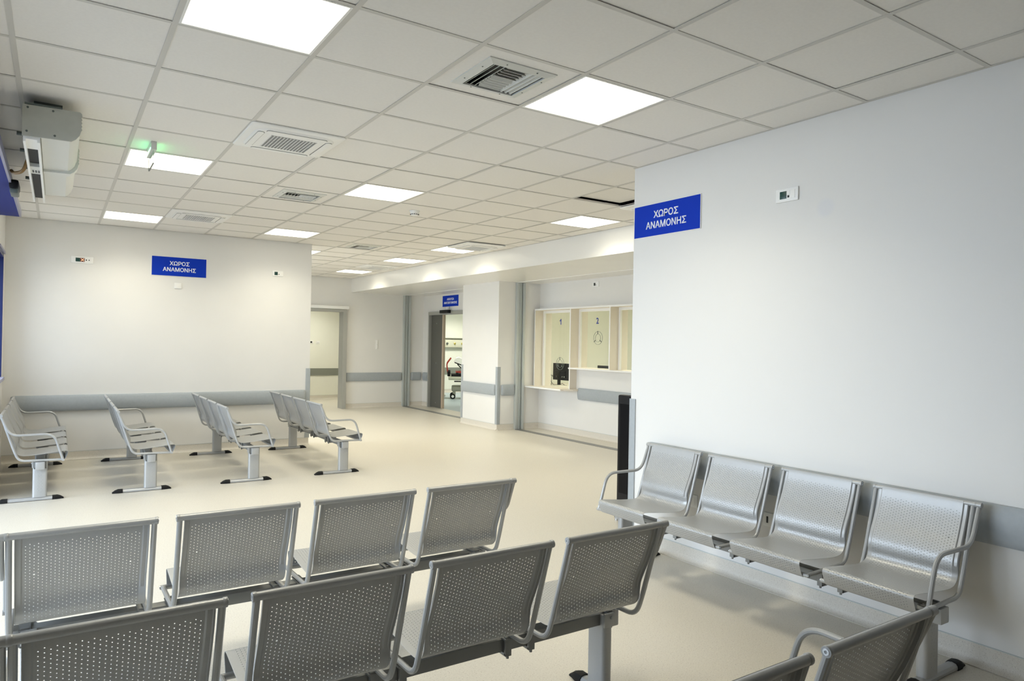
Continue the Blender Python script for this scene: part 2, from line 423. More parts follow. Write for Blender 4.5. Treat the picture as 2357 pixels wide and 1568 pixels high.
# door 3: sliding door of the treatment room
d3 = structure('door_3', MB().box((7.96, 11.07, 0), (8.12, 11.12, 2.17), .004).box((7.96, 9.25, 0), (8.12, 9.31, 2.17), .004).box((7.958, 9.25, 2.11), (8.12, 11.12, 2.185), .004), 'frame')
lf = MB().box((8.02, 10.53, .012), (8.075, 11.10, 2.11)).build('door_leaf', 'leaf', d3, smooth=0, label='dark grey sliding leaf')
MB().box((8.018, 10.485, .012), (8.077, 10.53, 2.11), .003).build('edging', 'edge', lf, label='tan edge strip')
for z in (.12, 1.02, 1.92): MB().lathe([(.0001, -.004), (.012, -.003), (.012, 0)], (8.02, 10.80, z), 0, 12).build('screw_cap', 'steel', lf)
sn = MB().box((7.87, 10.02, 2.135), (7.955, 10.40, 2.205), .012).build('motion_detector', 'blackp', None, label='black motion sensor above the treatment room sliding door', cat='sensor')
MB().box((7.94, 10.15, 2.206), (7.99, 10.22, 2.275), .006).tube(arc([(7.965, 10.18, 2.27), (7.955, 10.17, 2.22), (7.94, 10.19, 2.20)], .03), .006).build('junction_cover', 'white', sn, label='white cable cover')

# ------------------------------------------------------------------ wall fittings
def bumper_profile(z0=.595, z1=.785, d=.045):
    h_ = z1 - z0
    p = [(0, z0), (d * .55, z0)]
    for k in range(9):
        t = k / 8; z = z0 + .012 + (h_ - .024) * t
        p.append((d * .72 + d * .28 * math.sin(PI * t), z))
    return p + [(d * .55, z1), (0, z1)]
BP = bumper_profile()
def bumper(p0, p1, n, label, caps=(1, 1)):
    ln = Vector((p1[0] - p0[0], p1[1] - p0[1])).normalized()
    c = .04
    a = (p0[0] + ln.x * c * caps[0], p0[1] + ln.y * c * caps[0]); b = (p1[0] - ln.x * c * caps[1], p1[1] - ln.y * c * caps[1])
    root = run(BP, a, b, n).build('wall_bumper', 'bumper', None, smooth=30, label=label, cat='wall bumper', group='grey bumper rails along the walls')
    for (q, e, on) in ((a, p0, caps[0]), (b, p1, caps[1])):
        if not on: continue
        mb = MB(); k = len(BP); vs = []
        for t in range(5):
            f = math.sin(t / 4 * PI / 2); sc = math.cos(t / 4 * PI / 2) * .75 + .25
            zc = .69
            for d, z in BP: vs.append((q[0] + (e[0] - q[0]) * f + n[0] * d * sc, q[1] + (e[1] - q[1]) * f + n[1] * d * sc, zc + (z - zc) * (.80 + .20 * math.cos(t / 4 * PI / 2))))
        mb.add(vs, [(t * k + i, t * k + (i + 1) % k, (t + 1) * k + (i + 1) % k, (t + 1) * k + i) for t in range(4) for i in range(k)] + [tuple(range(4 * k, 5 * k))])
        mb.build('end_cap', 'bumper', root, smooth=40)
    return root
bumper((.36, YB), (3.775, YB), (0, -1), 'long grey bumper rail on the wall behind the four rows of side-facing benches')
bumper((XR, .445), (XR, -3.75), (-1, 0), 'long grey bumper rail behind the single bench on the bare white wall')
bumper((6.13, YF), (7.465, YF), (0, -1), 'grey bumper rail on the far wall beside the open doorway')
bumper((7.69, YF), (7.955, YF), (0, -1), 'short grey bumper rail on the far wall past the shutter guide')
bumper((XW, 11.40), (XW, 11.13), (-1, 0), 'stub of grey bumper rail meeting the treatment room door frame', (1, 0))
bumper((7.13, 7.99), (7.13, 6.81), (-1, 0), 'grey bumper rail across the broad white face of the column')
bumper((7.20, 6.75), (7.475, 6.75), (0, -1), 'short grey bumper rail on the narrow shaded side of the column')
bumper((XW, 5.62), (XW, .70), (-1, 0), 'grey bumper rail under the second and third counter windows')

def guard(x, y, sx, sy, label, z1=1.09):
    """L-shaped corner guard on an outside corner; the wall lies towards (sx, sy)"""
    t, w = .009, .055
    mb = MB()
    xs = sorted((x - sx * t, x + sx * w)); ys = sorted((y - sy * t, y))
    mb.box((xs[0], ys[0], .1), (xs[1], ys[1], z1), .003)
    xs = sorted((x - sx * t, x)); ys = sorted((y - sy * t, y + sy * w))
    mb.box((xs[0], ys[0], .1), (xs[1], ys[1], z1), .003)
    mb.tube([(x - sx * t * .3, y - sy * t * .3, .1), (x - sx * t * .3, y - sy * t * .3, z1)], .008, 12)
    return mb.build('corner_guard', 'bumper', None, label=label, cat='corner guard', group='grey corner guards')
guard(3.83, YB, -1, 1, 'grey corner guard at the free end of the wall with the small switch')
guard(7.13, 6.75, 1, 1, 'grey corner guard between the two bumper rails on the column')
guard(7.13, 8.01, 1, -1, 'grey corner guard on the column edge beside the treatment room')
guard(XR, .64, 1, -1, 'grey corner guard on the wall end beside the black display stand')

def shutter_guide(y0, s, label):
    mb = MB()
    def b(x0, x1, d, m=0): mb.box((x0, y0, .003), (x1, y0 - s * d, 2.556), .003, m)
    b(7.47, 7.66, .012); b(7.475, 7.52, .045); b(7.53, 7.56, .032); b(7.562, 7.575, .040); b(7.61, 7.655, .045)
    return mb.build('shutter_guide', 'alu', None, label=label, cat='shutter guide', group='aluminium shutter guides')
shutter_guide(YF, 1, 'tall ribbed aluminium shutter guide on the far wall corner')
shutter_guide(6.75, 1, 'tall ribbed aluminium shutter guide on the column beside the counter windows')
for y0, y1, l in ((8.02, YF, 'dark metal threshold strip in the floor before the treatment room'), (.66, 6.74, 'dark metal threshold strip in the floor before the counter windows')):
    MB().box((7.475, y0, 0), (7.605, y1, .004), .0015).build('threshold_strip', 'strip', None, smooth=0, label=l, cat='threshold strip')

def sign(p, n, w, h_, l1, l2, s1, s2, size, label):
    """p: centre on the wall; n: facing"""
    root = empty('wall_sign', p, label, 'sign'); root.matrix_world = face_matrix(p, n)
    MB().box((-w / 2, -h_ / 2, 0), (w / 2, h_ / 2, .006), .001).build('sign_edge', 'white', root, label='white edge')
    MB().box((-w / 2 + .004, -h_ / 2 + .004, .0055), (w / 2 - .004, h_ / 2 - .004, .0075)).build('sign_face', 'sign', root, smooth=0, label='blue face')
    for t, wd, yo in ((l1, s1, h_ * .165), (l2, s2, -h_ * .15)):
        me = text_mesh(t, size, wd, .022)
        me.materials.clear(); me.materials.append(M['letters'])
        link('lettering', me, root, (0, yo, .008))
    return root
sign((2.11, YB - .001, 2.411), 'y-', .65, .25, 'ΧΩΡΟΣ', 'ΑΝΑΜΟΝΗΣ', .235, .39, .068, 'blue waiting area sign on the wall above the small white switch')
sign((XR - .001, .30, 2.440), 'x-', .66, .245, 'ΧΩΡΟΣ', 'ΑΝΑΜΟΝΗΣ', .245, .40, .068, 'brighter blue waiting area sign at the end of the bare white wall')
sign((XW - .001, 10.12, 2.405), 'x-', .74, .25, 'ΑΙΘΟΥΣΑ', 'ΑΝΑΖΩΟΓΟΝΗΣΗΣ', .32, .60, .062, 'small blue sign above the sliding door of the treatment room')

def plate(p, n, w, h_, label, name='socket_plate', cat='socket plate', parts=(), bev=.006, d=.012):
    root = empty(name, p, label, cat); root.matrix_world = face_matrix(p, n)
    MB().box((-w / 2, -h_ / 2, 0), (w / 2, h_ / 2, d), bev).build('cover_plate', 'white', root)
    for (nm, m, x, y, a, b) in parts:
        if nm == 'port': MB().lathe([(a, 0), (a, .003), (.0001, .003)], (x, y, d - .001), 2, 14).build(nm, m, root)
        else: MB().box((x - a / 2, y - b / 2, d - .002), (x + a / 2, y + b / 2, d + .002), .001).build(nm, m, root)
    return root
px = plate((1.037, YB, 2.416), 'y-', .233, .083, 'long white socket plate with a dark red and green module', parts=[('green_socket', 'green', -.045, .0, .046, .046), ('red_socket', 'red_s', .002, 0, .046, .046), ('port', 'hole', .043, 0, .0075, 0), ('port', 'hole', .072, 0, .0065, 0), ('blank_module', 'white_gloss', .095, 0, .03, .05)])
mb = MB()
for s in (1, -1):
    bm = bmesh.new(); bmesh.ops.create_cube(bm, size=1.)
    bmesh.ops.transform(bm, matrix=Matrix.Rotation(s * PI / 4, 4, 'Z') @ Matrix.Diagonal((.044, .009, .002, 1)), verts=bm.verts); mb.bm(bm)
mb.build('cross_marker', 'ember', px, (.003, 0, .0155), label='glowing orange cross')
plate((3.359, YB, 2.413), 'y-', .15, .075, 'short white socket plate near the free end of the wall with the switch', parts=[('green_socket', 'green', -.026, 0, .045, .046), ('port', 'hole', .012, -.01, .006, 0), ('blank_module', 'white_gloss', .045, 0, .04, .05)])
plate((2.096, YB, 2.167), 'y-', .085, .075, 'small square white switch under the waiting area sign', 'wall_switch', 'switch', [('rocker', 'white_gloss', 0, 0, .05, .05)])
plate((XR, -.709, 2.436), 'x-', .155, .083, 'white socket plate with green socket high on the bare white wall', parts=[('green_socket', 'green', -.024, .0, .046, .046), ('data_module', 'white_gloss', .012, .012, .02, .022), ('data_port', 'hole', .012, -.012, .012, .014), ('blank_module', 'white_gloss', .042, 0, .03, .05)])
plate((XW, 5.222, 2.47), 'x-', .15, .085, 'white socket plate above the numbered counter windows', parts=[('socket', 'hole', -.022, 0, .04, .046), ('data_port', 'chipdk', .012, -.012, .012, .012)])
plate((XR, -.005, .43), 'x-', .08, .085, 'low white socket plate behind the first seat gap of the wall bench', parts=[('socket', 'white_gloss', 0, 0, .045, .045)])
plate((XR, -.64, .435), 'x-', .13, .085, 'low white socket plate with dark port behind the middle of the wall bench', parts=[('socket', 'hole', -.03, 0, .012, .04), ('blank_module', 'white_gloss', .02, 0, .05, .05)])
plate((6.10, 14.0, 1.44), 'y-', .19, .08, 'white double socket plate with dark squares inside the far doorway', parts=[('socket', 'hole', -.04, 0, .045, .045), ('socket', 'hole', .04, 0, .045, .045)])
plate((6.31, 14.0, 1.43), 'y-', .09, .08, 'plain white socket plate beside the double one in the far room', parts=[('port', 'chipdk', -.013, -.008, .006, 0), ('port', 'chipdk', .013, -.008, .006, 0)])
plate((6.843, YF, 1.415), 'y-', .05, .205, 'narrow upright white switch plate on the far wall', 'wall_switch', 'switch', [('rocker', 'white_gloss', 0, 0, .028, .15), ('port', 'chipdk', 0, 0, .005, 0)], d=.016)

# ------------------------------------------------------------------ ceiling fittings
def ceil_light(a, b, label, zc=HC, x=None, y=None, m='led', watts=33.):
    cx, cy = (a * .6 + .3, b * .6 + .3) if x is None else (x, y)
    root = empty('ceiling_light', (cx, cy, zc), label, 'ceiling light', group='square LED ceiling panels')
    e, f = .288, .277
    mb = MB()
    for A, B in (((-e, -e), (e, -f)), ((-e, f), (e, e)), ((-e, -f), (-f, f)), ((f, -f), (e, f))): mb.box((*A, -.001), (*B, .012))
    mb.box((-e, -e, .006), (e, e, .04)); mb.build('light_frame', 'white', root, smooth=0)
    MB().box((-f, -f, .002), (f, f, .004)).build('diffuser', m, root, smooth=0)
    l = bpy.data.lights.new('panel_lamp', 'AREA'); l.shape = 'SQUARE'; l.size = .55; l.energy = LAMP_W if m == 'led' else watts; l.spread = math.radians(SPREAD)
    l.color = LED if m == 'led' else (1., .98, .86)
    o = bpy.data.objects.new('panel_lamp', l); COL.objects.link(o); o.parent = root; o.location = (0, 0, -.003)
    return root
LL = {(2, -1): 'largest bright LED panel, cut off by the picture top', (5, -1): 'bright square LED panel next to the big square air grille',
      (2, 4): 'bright LED panel half hidden by the hanging green exit sign', (5, 4): 'bright LED panel between the small air grille and the smoke detector',
      (2, 9): 'LED panel beside the cassette nearest the back wall sign', (5, 9): 'LED panel at the ceiling edge above the free wall end',
      (9, 4): 'LED panel over the counter windows near the bulkhead', (9, 9): 'LED panel overlapping the cassette beside the bulkhead',
      (9, 12): 'thin-looking LED panel between the two cassettes along the bulkhead', (9, 16): 'most distant LED panel near the far wall',
      (2, 12): 'LED panel in the side passage, hidden behind the back wall', (2, 16): 'second LED panel of the hidden side passage, near the far wall',
      (6, 12): 'LED panel of which only a corner shows past the free wall end'}
for c in LIGHTS: ceil_light(*c, LL[c])
ceil_light(0, 0, 'LED panel inside the reception room', 2.688, 9.4, 5.6, 'led_room')
ceil_light(0, 0, 'second LED panel inside the reception room', 2.688, 9.4, 3.6, 'led_room')
ceil_light(0, 0, 'LED panel inside the treatment room', 2.688, 10.0, 11.8, 'led_room')
ceil_light(0, 0, 'second LED panel inside the treatment room', 2.688, 10.6, 13.8, 'led_room')
ceil_light(0, 0, 'LED panel inside the room past the far doorway', 2.688, 5.9, 12.9, 'led_room', 17.)

def rrect(w, h_, r, n=5, c=(0, 0)):
    p = []
    for (sx, sy, a0) in ((1, 1, 0), (-1, 1, PI / 2), (-1, -1, PI), (1, -1, 1.5 * PI)):
        for k in range(n + 1):
            a = a0 + PI / 2 * k / n; p.append((c[0] + sx * (w / 2 - r) + r * math.cos(a), c[1] + sy * (h_ / 2 - r) + r * math.sin(a)))
    return p
def cassette_proto():
    root = empty('ceiling_cassette', (0, 0, HC), 'x', 'air conditioner', group='ceiling cassette air conditioners')
    # fascia: thin dished slab
    mb = MB(); rings = [(.605, .02, .004), (.612, .025, -.006), (.600, .03, -.012), (.52, .10, -.016), (.50, .10, -.026), (.47, .09, -.0275)]
    vs = []; k = None
    for (w, r, z) in rings:
        p = rrect(w, w, r); k = len(p); vs += [(x, y, z) for x, y in p]
    n = len(rings)
    mb.add(vs, [(i * k + j, i * k + (j + 1) % k, (i + 1) * k + (j + 1) % k, (i + 1) * k + j) for i in range(n - 1) for j in range(k)] + [tuple(range((n - 1) * k, n * k)), tuple(range(k))])
    mb.build('fascia', 'white', root, smooth=30)
    # air slots and flaps on the four sides
    for q in range(4):
        R4 = Matrix.Rotation(q * PI / 2, 4, 'Z')
        sl = MB().prism(rrect(.396, .044, .021, 5, (0, .222)), 2, -.0281, -.024); sl.v = [tuple(R4 @ Vector(v)) for v in sl.v]
        s_ = sl.build('air_slot', 'hole', root)
        fl = MB().prism(rrect(.392, .040, .019, 5, (0, .2235)), 2, -.031, -.0275); fl.v = [tuple(R4 @ Vector(v)) for v in fl.v]
        fl.build('flap', 'white', s_)
    g = MB().box((-.15, -.15, -.0285), (.15, .15, -.026)).build('intake_grille', 'grey_int', root, smooth=0)
    rb = MB()
    for i in range(15): x = -.15 + .3 * i / 14; rb.box((x - .0022, -.152, -.031), (x + .0022, .152, -.0282))
    for i in range(19): y = -.15 + .3 * i / 18; rb.box((-.152, y - .0010, -.0302), (.152, y + .0010, -.0282))
    rb.build('grille_ribs', 'white', g, smooth=0)
    MB().box((-.215, -.015, -.0285), (-.205, .012, -.0265)).build('logo_mark', 'grey_int', root, smooth=0)
    return root
cas = cassette_proto()
CLAB = ['white ceiling cassette behind the hanging exit sign, its grille clearly seen', 'white ceiling cassette beside the LED panel nearest the back wall', 'white ceiling cassette mostly hidden by the bare white wall',
        'white ceiling cassette touching the LED panel beside the bulkhead', 'small far ceiling cassette near the end of the bulkhead']
for i, (a, b) in enumerate(CASS):
    o = cas if i == 0 else copy_tree(cas)
    o.location = (a * .6 + .3, b * .6 + .3, HC + .002); o['label'] = CLAB[i]
    if i in (2, 3): o.location.z = HC - .012

def diffuser_proto():
    root = empty('air_grille', (0, 0, HC), 'x', 'air grille', group='square ceiling air grilles')
    e, f = .20, .155
    mb = MB()
    for s in range(4):
        R4 = Matrix.Rotation(s * PI / 2, 4, 'Z')
        vs = [(-e, -e, .001), (e, -e, .001), (f, -f, -.009), (-f, -f, -.009), (-e, -e, .006), (e, -e, .006), (f, -f, .006), (-f, -f, .006)]
        mb.add([R4 @ Vector(v) for v in vs], [(0, 1, 2, 3), (4, 7, 6, 5), (0, 4, 5, 1), (2, 6, 7, 3), (0, 3, 7, 4), (1, 5, 6, 2)])
        for t in (-.09, .09): mb.lathe([(.004, 0), (.004, .002), (.0001, .002)], tuple(R4 @ Vector((t, -.178, -.0062))), 2, 8, 1)
    mb.build('grille_frame', ['grille_paint', 'chipdk'], root, smooth=0)
    MB().box((-f - .005, -f - .005, .05), (f + .005, f + .005, .06)).box((-f - .006, -f, .0), (-f, f, .05)).box((f, -f, .0), (f + .006, f, .05)).box((-f, -f - .006, 0), (f, -f, .05)).box((-f, f, 0), (f, f + .006, .05)).build('duct_neck', 'hole', root, smooth=0)
    def slat(mb, along, c, a0, a1, tilt, w=.022):
        # thin angled blade; along 'y' (runs in y at x=c) or 'x'; tilt>0 leans outward to +
        dx = math.sin(tilt) * w; dz = math.cos(tilt) * w; t = .0016
        pr = [(c - t, -.004), (c + t, -.004), (c + t - dx, -.004 + dz), (c - t - dx, -.004 + dz)]
        if along == 'y': mb.prism(pr, 1, a0, a1)
        else:
            mb.prism([(x, z) for x, z in pr], 0, a0, a1)
    A, B, C_, D_ = MB(), MB(), MB(), MB()
    for i in range(3):
        slat(A, 'y', -f + .014 + i * .029, -f, f, -.75)
        slat(B, 'y', f - .014 - i * .029, -f, f, .75)
    for i in range(5):
        slat(C_, 'x', f - .014 - i * .029, -f + .09, f - .09, .75)
        slat(D_, 'x', -f + .014 + i * .029, -f + .09, f - .09, -.75)
    for nm, q in (('slat_bank', A), ('slat_bank', B), ('slat_bank', C_), ('slat_bank', D_)): q.build(nm, 'grille_paint', root, smooth=0)
    return root
dp = diffuser_proto()
DL = ['large square air grille next to the bright ceiling panel', 'air grille in the middle of the ceiling beside a bright panel', 'small distant air grille near the free wall end']
for i, (a, b) in enumerate(DIFF):
    o = dp if i == 0 else copy_tree(dp)
    o.location = (a * .6 + .3, b * .6 + .3, HC); o['label'] = DL[i]
    if i == 1: o.rotation_euler.z = PI / 2

sm = MB().lathe([(.0001, 0), (.052, 0), (.052, -.012), (.048, -.016)], (3.9, 3.3, HC + .006), 2, 28).build('smoke_detector', 'white', None, label='round white smoke detector on a ceiling tile', cat='smoke detector')
MB().lathe([(.044, -.010), (.044, -.030), (.036, -.046), (.022, -.052), (.0001, -.053)], (3.9, 3.3, HC), 2, 28).build('sensor_head', 'white', sm)
mb = MB()
for k in range(12):
    a = 2 * PI * k / 12; mb.box((3.9 + .040 * math.cos(a) - .006, 3.3 + .040 * math.sin(a) - .006, HC - .039), (3.9 + .040 * math.cos(a) + .006, 3.3 + .040 * math.sin(a) + .006, HC - .033))
mb.build('smoke_slots', 'hole', sm, smooth=0)

ex = empty('exit_sign', (1.34, 2.2, HC), 'clear edge-on exit sign with green glow hanging from the ceiling', 'exit sign')
MB().box((-.018, -.10, -.055), (.018, .20, .007), .005).build('housing', 'shell_w', ex)
MB().box((-.0035, -.075, -.145), (.0035, .205, -.055), .001).build('sign_panel', 'acryl', ex, smooth=0)
MB().box((-.0045, -.076, -.147), (.0045, .206, -.143)).box((-.0045, .202, -.147), (.0045, .206, -.058)).build('panel_edge', 'chipdk', ex, smooth=0)
mb = MB()
for s in (-1, 1): mb.box((s * .018, -.07, -.046), (s * .0195, .17, -.034))
mb.build('led_strip', 'green_led', ex, smooth=0)

# ------------------------------------------------------------------ air curtain over the entrance
ac = empty('air_curtain', (.75, 2.5, 2.70), 'long grey air curtain unit hung under the ceiling beside the blue canopy', 'air curtain')
def sec(x0, x1, z0, z1, k=0.):
    p = [(x0, z1), (x1 - .012, z1 + .004), (x1 - .002, z1 - .006)]
    for i in range(5):       # fluted outer side
        z = z1 - .02 - i * (z1 - z0 - .08) / 5; p += [(x1, z), (x1 - .005, z - .008)]
    return p + [(x1 - .012, z0 + .045), (x1 - .03, z0 + .02), (x1 - .052, z0 + .004), (x0, z0)]
O = Vector((.75, 2.5, 2.70))
def rel(mb):
    mb.v = [tuple(Vector(v) - O) for v in mb.v]; return mb
cap = MB().prism(sec(.610, .898, 2.622, 2.80), 1, 1.452, 1.462); rel(cap).build('end_cap', 'shell', ac, smooth=25)
scw = MB()
for (x, z) in ((.635, 2.785), (.755, 2.785), (.632, 2.65), (.765, 2.645)): scw.lathe([(.006, 0), (.006, -.003), (.0001, -.004)], (x, 1.452, z), 1, 10)
rel(scw).build('screw', 'chipdk', ac)
b1 = MB().prism(sec(.70, .890, 2.628, 2.80), 1, 1.462, 2.37); rel(b1).build('casing', 'shell_w', ac, smooth=25)
st = MB().prism(sec(.70, .905, 2.612, 2.80), 1, 2.37, 2.46); rel(st).build('joint_band', 'shell_w', ac, smooth=25)
b2 = MB().prism(sec(.70, .885, 2.634, 2.80), 1, 2.46, 3.44); rel(b2).build('casing', 'shell_w', ac, smooth=25)
back = MB().box((.613, 1.462, 2.64), (.70, 3.5, 2.80)); rel(back).build('back_channel', 'shell', ac, smooth=0)
nz = MB().box((.615, 1.47, 2.595), (.628, 3.62, 2.645)).box((.682, 1.47, 2.595), (.695, 3.62, 2.645)).box((.628, 1.47, 2.61), (.682, 1.72, 2.645)); rel(nz).build('outlet_rails', 'white_gloss', ac, smooth=0)
sl = MB().box((.628, 1.72, 2.63), (.682, 3.6, 2.64)); rel(sl).build('outlet_slot', 'hole', ac, smooth=0)
dv = MB().box((.628, 2.22, 2.606), (.682, 2.46, 2.63)); dv = rel(dv).build('divider_plate', 'shell_w', ac, smooth=0)
dh = MB()
for i in range(3):
    for j in range(3): dh.box((.638 + i * .016, 2.34 + j * .028, 2.6045), (.647 + i * .016, 2.355 + j * .028, 2.607))
rel(dh).build('vent_holes', 'hole', dv, smooth=0)
for y in (1.75, 2.2, 2.75, 3.15):
    br = MB().tube([(.575, y, 2.70), (.62, y, 2.70)], .008, 8); br.lathe([(.016, 0), (.016, .012)], (.602, y, 2.70), 0, 10); br.lathe([(.0001, -.026), (.012, -.026), (.012, 0)], (.60, y, 2.70), 0, 10)
    rel(br).build('fixing_bolt', 'chipdk', ac)
for y in (1.6, 3.3): rel(MB().box((.66, y, 2.80), (.80, y + .03, HC + .003))).build('hanger_plate', 'chipdk', ac, smooth=0)
rel(MB().box((.62, 1.45, 2.803), (.80, 1.47, 2.812))).build('mounting_rail', 'chipdk', ac, smooth=0)
cb = MB().tube(arc([(.514, 2.55, 2.625), (.53, 2.5, 2.60), (.585, 2.42, 2.60), (.612, 2.36, 2.68)], .06, 8), .011, 10); rel(cb).build('cable', 'cable', ac, label='tan flexible conduit')
rs = MB().box((.485, 2.86, 2.56), (.545, 3.10, 2.625), .018).build('motion_detector', 'blackp', None, label='black motion sensor under the edge of the blue canopy', cat='sensor')
MB().box((.49, 2.88, 2.528), (.542, 3.08, 2.566), .012).build('lens_cover', 'chipdk', rs, label='dark grey translucent cover')

# ------------------------------------------------------------------ waiting benches
def seat_profile():
    P = [(-.2105, .7920), (-.2065, .780), (-.190, .718), (-.158, .635), (-.130, .575), (-.112, .530), (-.108, .495), (-.112, .466), (-.103, .438), (-.078, .420), (-.035, .414), (.06, .420), (.16, .431), (.250, .441),
         (.274, .438), (.282, .427), (.279, .410), (.268, .384), (.2585, .366), (.251, .355), (.241, .3535)]
    # Catmull-Rom resample to even arc length
    pts = [Vector(p) for p in P]; fine = []
    for i in range(len(pts) - 1):
        p0, p1, p2, p3 = pts[max(i - 1, 0)], pts[i], pts[i + 1], pts[min(i + 2, len(pts) - 1)]
        for k in range(12):
            t = k / 12
            fine.append(.5 * ((2 * p1) + (p2 - p0) * t + (2 * p0 - 5 * p1 + 4 * p2 - p3) * t * t + (3 * p1 - p0 - 3 * p2 + p3) * t ** 3))
    fine.append(pts[-1])
    L = [0.]
    for i in range(1, len(fine)): L.append(L[-1] + (fine[i] - fine[i - 1]).length)
    n = round(L[-1] / .0070); out = []; j = 0
    for k in range(n + 1):
        s = L[-1] * k / n
        while j < len(L) - 2 and L[j + 1] < s: j += 1
        t = (s - L[j]) / max(1e-9, L[j + 1] - L[j]); out.append(fine[j].lerp(fine[j + 1], min(1, t)))
    return out

def seat_mesh():
    pr = seat_profile(); n = len(pr)
    nor = []
    for i in range(n):
        t = (pr[min(i + 1, n - 1)] - pr[max(i - 1, 0)]).normalized(); nor.append(Vector((t.y * -1, t.x)))   # left normal in (v,z)
    # make the normal point to the sitter's side (forward / up)
    nor = [(-q if q.dot(Vector((.5, .5))) < 0 and i < n * .75 else q) for i, q in enumerate(nor)]
    for i in range(1, n):
        if nor[i].dot(nor[i - 1]) < 0: nor[i] = -nor[i]
    cw = .0130; nc = 29
    us = [(-.5 * nc + k) * cw for k in range(nc + 1)]
    # across profile: (u, setback)
    side = [(.0035, .0), (.0085, .0045), (.0215, .0045), (.0255, .008), (.026, .020)]
    U = [(-(-us[0] + a), d) for a, d in side[::-1]] + [(u, 0.) for u in us] + [(us[-1] + a, d) for a, d in side]
    m = len(U); vs = []; fs = []
    def P(i, u, d): q = pr[i] - nor[i] * d; return (u, q.x, q.y)
    cum = 0.
    for i in range(n):
        if i: cum += (pr[i] - pr[i - 1]).length
        t = min(1., max(0., (cum - .30) / .10)); k_ = 1. - .93 * t * t * (3 - 2 * t)
        for (u, d) in U: vs.append(P(i, u, d * k_))
    c0 = len(side)
    big = {(26, c0 + 2), (26, c0 + 26)}
    for i in range(n - 1):
        for k in range(m - 1):
            q = (i * m + k, i * m + k + 1, (i + 1) * m + k + 1, (i + 1) * m + k)
            col = k - c0
            inside = 0 <= col < nc and 7 <= i < n - 5
            hole = inside and (i + col) % 2 == 0
            isbig = (i, k) in big
            if not (hole or isbig): fs.append(q); continue
            r = .0032 if isbig else .00175
            cu = (U[k][0] + U[k + 1][0]) / 2
            c = (Vector(vs[q[0]]) + Vector(vs[q[1]]) + Vector(vs[q[2]]) + Vector(vs[q[3]])) / 4
            eu = Vector((1, 0, 0)); ev = (Vector(vs[q[3]]) - Vector(vs[q[0]])).normalized()
            b = len(vs)
            for w in range(8):
                a = PI / 8 + w * PI / 4; vs.append(tuple(c + eu * r * math.cos(a) + ev * r * math.sin(a)))
            # corners: q0(-,-) q1(+,-) q2(+,+) q3(-,+); octagon vertex w at angle 22.5+45w
            o = [b + w for w in range(8)]
            fs += [(q[1], q[2], o[0], o[7]), (q[2], o[1], o[0]), (q[2], q[3], o[2], o[1]), (q[3], o[3], o[2]),
                   (q[3], q[0], o[4], o[3]), (q[0], o[5], o[4]), (q[0], q[1], o[6], o[5]), (q[1], o[7], o[6])]
    me = bpy.data.meshes.new('seat_shell'); me.from_pydata(vs, [], fs)
    bm = bmesh.new(); bm.from_mesh(me); bmesh.ops.recalc_face_normals(bm, faces=bm.faces)
    bmesh.ops.solidify(bm, geom=bm.faces[:], thickness=.0018)
    bm.to_mesh(me); bm.free()
    me.materials.append(M['metal'])
    me.polygons.foreach_set('use_smooth', [True] * len(me.polygons)); me.set_sharp_from_angle(angle=math.radians(40))
    return me

